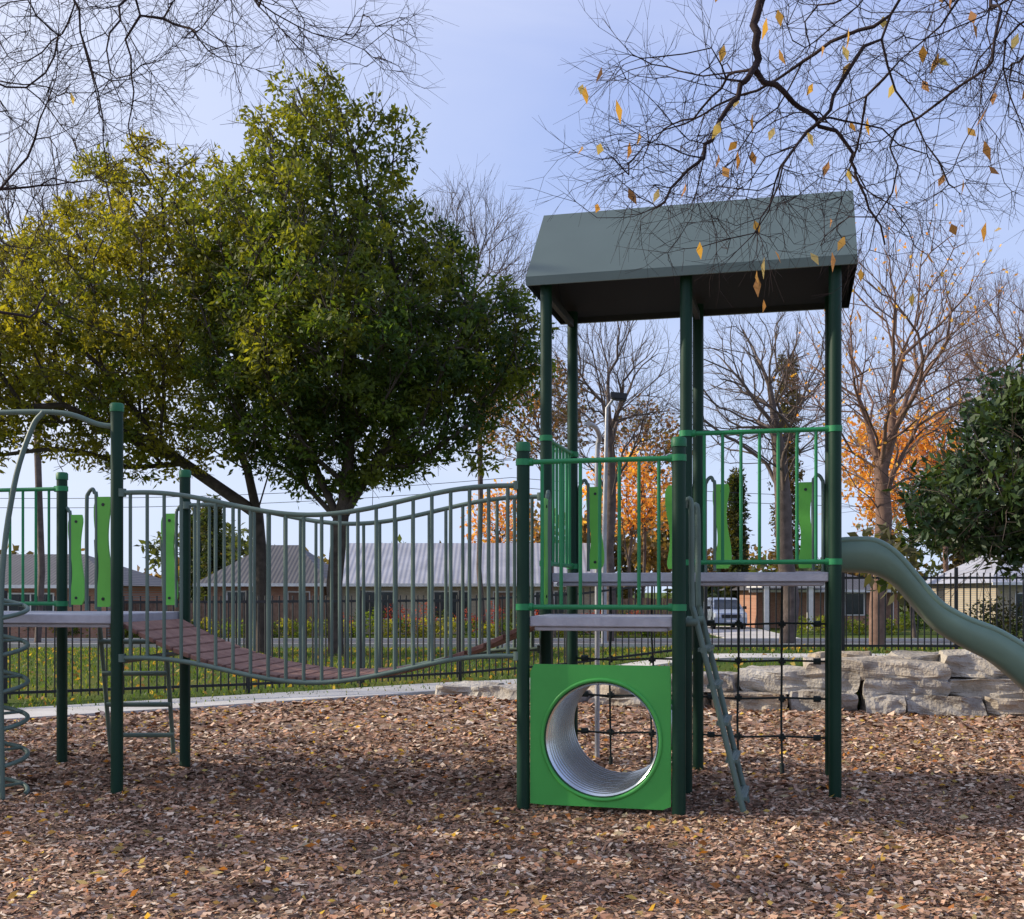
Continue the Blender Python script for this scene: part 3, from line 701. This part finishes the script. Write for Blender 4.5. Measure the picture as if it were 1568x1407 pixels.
for sx in (-1, 1):
    mb.add([(cx+sx*.895, y0+1.35, z0+1.14), (cx+sx*.895, y0+4.2, z0+1.14), (cx+sx*.76, y0+4.0, z0+1.58), (cx+sx*.76, y0+1.8, z0+1.58)], [(0, 1, 2, 3)])
mb.obj('windows', ['glass'], car)
mb = MB()
for sx in (-1, 1): abox(mb, cx+sx*.72-.15, cx+sx*.72+.15, y0-.05, y0+.1, z0+.66, z0+.84)
abox(mb, cx-.25, cx+.25, y0-.055, y0, z0+.42, z0+.53); mb.obj('headlights', ['lamp'], car)
mb = MB(); abox(mb, cx-.5, cx+.5, y0-.05, y0+.05, z0+.63, z0+.82); abox(mb, cx-.8, cx+.8, y0-.045, y0+.05, z0+.26, z0+.36)
for sx in (-1, 1):
    for yy in (.85, 3.75): tube(mb, [(cx+sx*.72, y0+yy, z0+.34), (cx+sx*.93, y0+yy, z0+.34)], .34, 20)
    abox(mb, cx+sx*1.0-.1, cx+sx*1.0+.1, y0+1.2, y0+1.32, z0+1.1, z0+1.26)
mb.obj('wheels_and_grille', ['rubber'], car)
mb = MB(); x = S(925, 905, 40)[0]
tube(mb, [(x, 40, -.6), (x, 40, 3), (x+.1, 40, 8.0), (x+.35, 40, 8.35)], [.1, .09, .06, .05], 10)
box(mb, (x+.5, 39.9, 8.4), (.28, 0, -.03), (0, .16, 0), (0.0, 0, .1), 1); box(mb, (x+.55, 39.9, 8.27), (.2, 0, -.02), (0, .12, 0), (0.0, 0, .03), 1)
mb.obj('street_lamp', ['galv', 'black'])
mb = MB()
for z in (6.4, 6.0):
    tube(mb, [(xx, 48.5, z-.9*(1-((xx % 40)/20-1)**2)) for xx in np.linspace(-80, 80, 81)], .012, 4)
mb.obj('power_line', ['black'])

# ------------------------------------------------------------ leafy trees
pal_d = np.array([[.055, .095, .02], [.07, .11, .022], [.09, .125, .024], [.038, .07, .018], [.12, .14, .024]])
pal_y = np.array([[.10, .12, .022], [.14, .15, .022], [.07, .105, .02], [.18, .17, .03]])
crownA = [(430, 165), (465, 128), (515, 138), (535, 195), (555, 235), (565, 185), (605, 185), (618, 240), (605, 300), (640, 350), (690, 375), (740, 435), (805, 455), (840, 520), (825, 575), (785, 605), (735, 695), (640, 730), (520, 755), (400, 735), (320, 650), (290, 480), (310, 330), (350, 275), (395, 250), (400, 200)]
crownB = [(-260, 480), (-180, 370), (20, 355), (110, 300), (160, 235), (205, 210), (260, 250), (330, 255), (380, 300), (410, 400), (390, 560), (330, 700), (200, 730), (60, 700), (-100, 720), (-240, 660)]
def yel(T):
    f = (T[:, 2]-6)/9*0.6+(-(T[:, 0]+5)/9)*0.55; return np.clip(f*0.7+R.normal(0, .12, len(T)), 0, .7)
def leafy(name, crown, d, trunk, ncl, palette, mind, rc, tufts, per, L, Wd, thick, tip, yellow, bark='bark', mat='leaf', ntw=4):
    e = empty(name); T = polypts(crown, d, ncl, mind, thick)
    A, par, tips, D = grow(trunk, T, 0.25, .9, .1)
    r = radii(len(A), par, tip, 2.25)
    V, Q, E = twigs(A, D, np.array(tips), ntw, 1.0, tip*.6, .2)
    branch_mesh('trunk_and_branches', A, par, r, [bark], e, .1, (V, Q))
    V, Q, c = clump_leaves(T, rc, tufts, per, L, Wd, palette, .7, yellow); arrmesh('foliage', V, Q, [mat], c, e); return T
b = S(515, 1005, 29); zg = float(h(b[0], 29))
leafy('evergreen_tree', crownA, 29, [[(b[0], 29, zg-.2), (b[0]-.05, 29, zg+1.8), (b[0]+.1, 29, zg+3.4)], [(b[0]+.1, 29, zg+3.4), (b[0]-.9, 29.3, zg+5.5), (b[0]-1.2, 29, zg+8)], [(b[0]+.1, 29, zg+3.4), (b[0]+1.0, 28.6, zg+4.8), (b[0]+2.2, 28.8, zg+6.6)]],
      330, pal_d, .72, .62, 18, 13, .19, .075, 4.5, .023, yel)
b = S(402, 1005, 31); zg = float(h(b[0], 31))
leafy('evergreen_tree.001', crownB, 31, [[(b[0], 31, zg-.2), (b[0], 31, zg+2.0), (b[0]-.15, 31, zg+3.8)], [(b[0]-.15, 31, zg+3.8), (b[0]-2.2, 31.2, zg+5.2), (b[0]-4.5, 31, zg+6.2)], [(b[0]-.15, 31, zg+3.8), (b[0]+.4, 31.4, zg+6)]],
      260, pal_y, .85, .64, 17, 12, .2, .075, 4.5, .024, yel)
# unseen tree added left of frame to cast dappled shade on the playground
mag = [(-1700+900*math.cos(a), 0+640*math.sin(a)) for a in np.linspace(0, 6.28, 15)[:-1]]
leafy('added_shade_tree', mag, 11, [[(-15, 11, -.1), (-15, 11, 1.8), (-15, 11.1, 3.4)]], 42, pal_d, 1.0, .8, 11, 8, .3, .14, 3.5, .03, None, ntw=1)
mag = [(1400, 800), (1415, 745), (1455, 700), (1490, 660), (1500, 610), (1535, 580), (1590, 550), (1700, 560), (1780, 700), (1740, 850), (1560, 858), (1480, 850), (1430, 830)]
leafy('magnolia_tree', mag, 15.5, [[(7.6, 15.5, .3), (7.6, 15.5, 1.4), (7.5, 15.5, 2.3)]], 130, np.array([[.022, .05, .016], [.036, .07, .022], [.055, .09, .026], [.022, .05, .016]]), .26, .30, 15, 8, .17, .065, 1.4, .012, None, 'bark', 'leafd')
shrubs('strappy_plant', np.array([5.1, 5.35, 5.6]), 15.9, 2.0, .3, .3, np.array([[.03, .05, .015], [.09, .09, .05]]), .2, 16, 8)

def bare(name, u, d, cu, cv, ru, rv, n, bark, tip, tw=.9, per=3, leafcol=None, nleaf=0, trunk_r=None, rd=None, tl=.2):
    e = empty(name); x = (u-784)*d/F; zg = float(h(x, d)); c = S(cu, cv, d); rx = ru*d/F; rz = rv*d/F; ry = rd or rx
    q = unit(R.normal(size=(n, 3)))*R.uniform(.1, 1, (n, 1))**.42*np.array([rx, ry, rz]); q = q[(q[:, 2] > -rz*.9)]; T = q+c
    zl = c[2]-rz*.75; zl = max(zl, zg+1.6); m = np.array([x*.7+c[0]*.3, d, zl])
    k = 5; tr = [np.array([x, d, zg-.2])*(1-f)+m*f+np.array([R.normal(0, .06), R.normal(0, .06), 0]) for f in np.linspace(0, 1, k)]
    tr += [m+(c-m)*f+np.array([R.normal(0, .12), R.normal(0, .12), 0]) for f in (.35, .7, 1.1)]
    A, par, tips, D = grow([tr], T, .42, rz/7, .06, bendk=.045, wd=.8); r = radii(len(A), par, tip, 2.35)
    if trunk_r: f = trunk_r/r[0]; r = r*(1+(f-1)*(r/r[0])**.5)
    V, Q, E = twigs(A, D, np.array(tips), per, tw, tip*.7, .3, spread=.4, curl=.35)
    branch_mesh('branches', A, par, r, [bark], e, .1, (V, Q))
    if nleaf:
        B = E[R.integers(0, len(E), nleaf)]+R.normal(0, .12, (nleaf, 3)); lc = np.array(leafcol)[R.integers(0, len(leafcol), nleaf)]*R.uniform(.7, 1.2, (nleaf, 1))
        V, Q, cc = leaves(B, R.normal(size=(nleaf, 3)), tl, tl*.6, lc); arrmesh('leaves', V, Q, ['leafo'], cc, e)
org = [[.75, .36, .08], [.8, .48, .12], [.65, .27, .06]]
brn = [[.28, .15, .07], [.22, .12, .06], [.15, .13, .05]]
bare('bare_tree', 740, 56, 715, 440, 105, 150, 340, 'barkg', .015, 1.7, 3)
bare('bare_tree.001', 933, 46, 935, 600, 105, 130, 260, 'barkg', .013, 1.2, 3, trunk_r=.22)
bare('bare_tree.002', 1208, 42, 1170, 600, 140, 125, 260, 'barkg', .012, 1.1, 3, trunk_r=.30)
bare('bare_tree.003', 1343, 34, 1375, 560, 175, 215, 380, 'barkr', .010, 1.0, 3, org, 400, trunk_r=.24, tl=.14)
bare('bare_tree.004', 1585, 48, 1560, 560, 110, 130, 340, 'barkr', .013, 1.3, 4)
bare('bare_tree.005', 60, 44, 60, 380, 170, 190, 360, 'barkg', .013, 1.2, 3)
bare('bare_tree.006', 1450, 75, 1440, 640, 120, 130, 240, 'barkr', .02, 2.0, 3)
bare('autumn_tree', 1400, 52, 1385, 735, 95, 95, 180, 'barkg', .014, .9, 3, org, 3600, tl=.26)
bare('autumn_tree.001', 965, 60, 960, 770, 60, 70, 130, 'barkg', .014, .9, 3, org, 1900, tl=.28)
bare('autumn_tree.002', 765, 66, 765, 800, 45, 45, 90, 'barkg', .014, .9, 3, org, 1000, tl=.28)
bare('brown_leaf_tree', 850, 52, 815, 640, 85, 75, 170, 'barkg', .014, .8, 3, brn, 3000, tl=.22)
bare('brown_leaf_tree.001', 985, 62, 990, 690, 60, 60, 120, 'barkg', .014, .8, 3, brn, 1400, tl=.26)
def cypress(name, u, d, top, w, col):
    x = (u-784)*d/F; zg = float(h(x, d)); zt = EYE+(905-top)*d/F; e = empty(name); mb = MB(); tube(mb, [(x, d, zg-.1), (x, d, zt-.5)], [.16, .03], 8); mb.obj('trunk', ['bark'], e)
    n = 34; f = np.linspace(0, 1, n); z = zg+.8+(zt-.3-zg-.8)*f; k = (1-f**2.2)*.5; C = np.stack([x+R.normal(0, 1, n)*w*k*.5, d+R.normal(0, 1, n)*w*k*.5, z], 1)
    V, Q, c = clump_leaves(C, w, 24, 9, .32, .12, np.array(col), 1.2); arrmesh('foliage', V, Q, ['leaf'], c, e)
dk = [[.03, .05, .02], [.045, .06, .025], [.055, .055, .02]]
cypress('cypress_tree', 1128, 72, 728, .62, dk); cypress('cypress_tree.001', 325, 72, 770, .65, dk); cypress('cypress_tree.002', 303, 74, 790, .65, dk); cypress('cypress_tree.003', 1206, 74, 550, .75, [[.10, .065, .03], [.07, .065, .025]])
n = 260; x = R.uniform(-95, 95, n); C = np.stack([x, 96+R.normal(0, 5, n), R.uniform(0, 1, n)**1.2*(5.5+2.2*np.sin(x*.21)+1.2*np.sin(x*.6))], 1)
V, Q, c = clump_leaves(C, 2.0, 34, 8, .75, .4, np.array([[.06, .075, .03], [.10, .08, .05], [.17, .11, .06], [.045, .06, .025]]), .8, tr=.4)
arrmesh('distant_trees', V, Q, ['leaf'], c)

# ------------------------------------------------------------ near overhanging trees (trunks stand outside the frame)
def near(name, limbs, lr, regions, tip, nleaf, lsz, droop=0.10, p=2.3, tw=.30, per=3):
    e = empty(name); T = []
    for (u0, u1, v0, v1, d0, d1, n) in regions:
        for k in range(n): T.append(S(R.uniform(u0, u1), R.uniform(v0, v1), R.uniform(d0, d1)))
    LL = []
    for L in limbs:
        s = smoothline(L, 3); LL.append([q+(R.normal(0, .012, 3) if i % 3 else 0) for i, q in enumerate(s)])
    T = np.array(T); A, par, tips, D, rad = grow(LL, T, .10, .10, .10, droop, .10, lr)
    r = radii(len(A), par, tip, p); r = np.minimum(r, .012)
    for i, q in rad.items(): r[i] = q
    V, Q, E = twigs(A, D, np.array(tips), per, tw, tip*.85, -.1, .9, spread=.42)
    branch_mesh('branches', A, par, r, ['twig'], e, .02, (V, Q))
    if nleaf:
        B = E[R.integers(0, len(E), nleaf)]; B = B[B[:, 2] < 4.6]; k = len(B); D = R.normal(0, .3, (k, 3))+np.array([0, 0, -1.0])
        lc = np.array([[.55, .32, .1], [.48, .25, .08], [.55, .42, .2], [.36, .18, .08]])[R.integers(0, 4, k)]*R.uniform(.8, 1.1, (k, 1))
        V, Q, cc = leaves(B, D, lsz*R.uniform(.7, 1.3, k), lsz*.5, lc); arrmesh('leaves', V, Q, ['leafo'], cc, e)
d = 5.6
hub = (2.8, 5.2, 5.6)
root = [(5.6, 4.2, -.1), (5.5, 4.3, 2.0), (5.2, 4.4, 3.6), (4.2, 4.7, 5.0), hub]
fork = S(1155, 105, d)
limbs = [root, [hub, (1.9, 5.5, 5.5), (1.4, 5.58, 4.9), S(1165, 0, d), S(1160, 50, d), fork],
         [fork, S(1140, 125, 5.5), S(1122, 155, 5.5), S(1090, 215, 5.5), S(1075, 242, 5.45), S(1040, 275, 5.4), S(1005, 318, 5.35)],
         [fork, S(1200, 140, d), S(1225, 165, 5.7), S(1250, 182, 5.7), S(1290, 212, 5.75), S(1310, 260, 5.8), S(1325, 300, 5.8), S(1355, 375, 5.85)],
         [fork, S(1115, 115, 5.7), S(1075, 165, 5.8), S(1030, 190, 5.9), S(985, 225, 5.9)],
         [S(1250, 182, 5.7), S(1320, 190, 5.9), S(1400, 230, 6.0), S(1430, 270, 6)],
         [hub, S(1440, -90, 5.5), S(1350, 60, 5.6), S(1395, 170, 5.7), S(1420, 240, 5.8)],
         [hub, S(1500, -60, 5.6), S(1440, 40, 5.7), S(1380, 90, 5.8)],
         [hub, S(1620, -40, 5.6), S(1540, 60, 5.7), S(1560, 180, 5.8)]]
lr = [(.13, .04), (.026, .018), (.016, .005), (.015, .005), (.008, .003), (.006, .002), (.010, .003), (.009, .003), (.010, .003)]
near('bare_tree_overhanging', limbs, lr, [(930, 1160, 60, 320, 5.1, 6.3, 105), (980, 1200, 250, 390, 5.2, 5.9, 36), (1160, 1440, 80, 340, 5.2, 6.4, 90), (1260, 1480, 250, 400, 5.4, 6.2, 32), (1180, 1600, -60, 130, 5.1, 6.3, 140), (1440, 1640, 60, 300, 5.3, 6.3, 45), (880, 980, 230, 330, 5.3, 5.9, 9)], .0020, 90, .085)
root = [(-6.2, 4.5, -.1), (-6.1, 4.6, 2.2), (-5.6, 4.9, 4.2), (-4.4, 5.3, 5.6), (-3.0, 5.7, 5.9), (-1.6, 6, 5.7)]
limbs = [root, [(-3.0, 5.7, 5.9), S(200, -30, 5.9), S(192, 60, 5.9), S(205, 140, 5.9), S(200, 215, 5.9)], [(-3.0, 5.7, 5.9), S(90, -40, 6), S(130, 70, 6), S(150, 140, 6), S(165, 260, 6)],
         [(-4.4, 5.3, 5.6), S(-120, 60, 5.8), S(-20, 120, 5.8), S(60, 150, 5.9), S(110, 210, 5.9)], [(-1.6, 6, 5.7), S(330, -60, 6), S(420, 20, 6), S(520, 60, 6), S(600, 95, 6)],
         [(-5.6, 4.9, 4.2), S(-200, 300, 6), S(0, 290, 6.3), S(60, 284, 6.4), S(135, 276, 6.5)], [(-5.6, 4.9, 4.2), S(-200, 450, 6), S(0, 478, 6.3), S(45, 486, 6.4), S(70, 450, 6.5)]]
lr = [(.14, .02), (.009, .003), (.008, .003), (.008, .003), (.007, .002), (.012, .003), (.013, .005)]
near('bare_tree_overhanging.001', limbs, lr, [(-40, 250, -40, 190, 5.3, 6.6, 120), (250, 470, -60, 110, 5.4, 6.4, 78), (450, 620, 20, 110, 5.6, 6.3, 28), (80, 260, 150, 300, 5.5, 6.4, 36), (-30, 120, 250, 430, 5.9, 6.7, 26)], .0020, 3, .06)

# ------------------------------------------------------------ world, sun, camera
EL, AZ = math.radians(28), math.radians(-82)
sunv = (math.sin(AZ)*math.cos(EL), math.cos(AZ)*math.cos(EL), math.sin(EL))
w = bpy.data.worlds.new('World'); scene.world = w; w.use_nodes = True; nt = w.node_tree; nt.nodes.clear()
out = nt.nodes.new('ShaderNodeOutputWorld'); bg = nt.nodes.new('ShaderNodeBackground'); sky = nt.nodes.new('ShaderNodeTexSky')
sky.sky_type = 'NISHITA'; sky.sun_disc = False; sky.sun_elevation = EL; sky.sun_rotation = AZ; sky.air_density = 1.0; sky.dust_density = 1.0; sky.ozone_density = 2.5
bg.inputs['Strength'].default_value = 0.15
tc = nt.nodes.new('ShaderNodeTexCoord'); mp = nt.nodes.new('ShaderNodeMapping'); mp.inputs['Scale'].default_value = (1.2, 1.2, 4.0)
nz = nt.nodes.new('ShaderNodeTexNoise'); nz.inputs['Scale'].default_value = 1.6; nz.inputs['Detail'].default_value = 7; nz.inputs['Distortion'].default_value = .6
nt.links.new(tc.outputs['Generated'], mp.inputs[0]); nt.links.new(mp.outputs[0], nz.inputs['Vector'])
def rgbmix(fac, a, b):
    m = nt.nodes.new('ShaderNodeMixRGB')
    if isinstance(fac, float): m.inputs[0].default_value = fac
    else: nt.links.new(fac, m.inputs[0])
    nt.links.new(a, m.inputs[1])
    m.inputs[2].default_value = (*b, 1); return m.outputs[0]
c0 = rgbmix(.78, sky.outputs[0], (2.7, 3.5, 6.6))
# horizon haze by elevation
sp = nt.nodes.new('ShaderNodeSeparateXYZ'); nt.links.new(tc.outputs['Generated'], sp.inputs[0])
hr = ramp(nt, sp.outputs['Z'], [(0.0, (.8, .8, .8)), (0.22, (.38, .38, .38)), (0.5, (0, 0, 0))])
c1 = rgbmix(hr, c0, (5.0, 5.9, 7.2))
# brighter haze toward the sun
dp = nt.nodes.new('ShaderNodeVectorMath'); dp.operation = 'DOT_PRODUCT'; nt.links.new(tc.outputs['Generated'], dp.inputs[0]); dp.inputs[1].default_value = sunv
sr = ramp(nt, dp.outputs['Value'], [(0.25, (0, 0, 0)), (0.62, (.6, .6, .6)), (1.0, (.9, .9, .9))])
c2 = rgbmix(sr, c1, (6.4, 6.7, 7.6))
cr = ramp(nt, nz.outputs['Fac'], [(.42, (0, 0, 0)), (.75, (.38, .38, .38))])
c3 = rgbmix(cr, c2, (5.9, 6.1, 7.1))
nt.links.new(c3, bg.inputs[0]); nt.links.new(bg.outputs[0], out.inputs[0])
sd = bpy.data.lights.new('sun', 'SUN'); sd.energy = 5.0; sd.angle = math.radians(.5); sd.color = (1, .88, .70); so = bpy.data.objects.new('sun', sd); scene.collection.objects.link(so)
so.rotation_euler = Vector(sunv).to_track_quat('Z', 'Y').to_euler()
cd = bpy.data.cameras.new('camera'); co = bpy.data.objects.new('camera', cd); scene.collection.objects.link(co); scene.camera = co
co.location = (0, 0, EYE); co.rotation_euler = (math.radians(90), 0, 0); cd.sensor_width = 36; cd.lens = F/1568*36; cd.shift_y = (905-703.5)/1568; cd.clip_end = 3000; cd.clip_start = .05
scene.view_settings.view_transform = 'Standard'; scene.view_settings.look = 'None'; scene.view_settings.exposure = 0
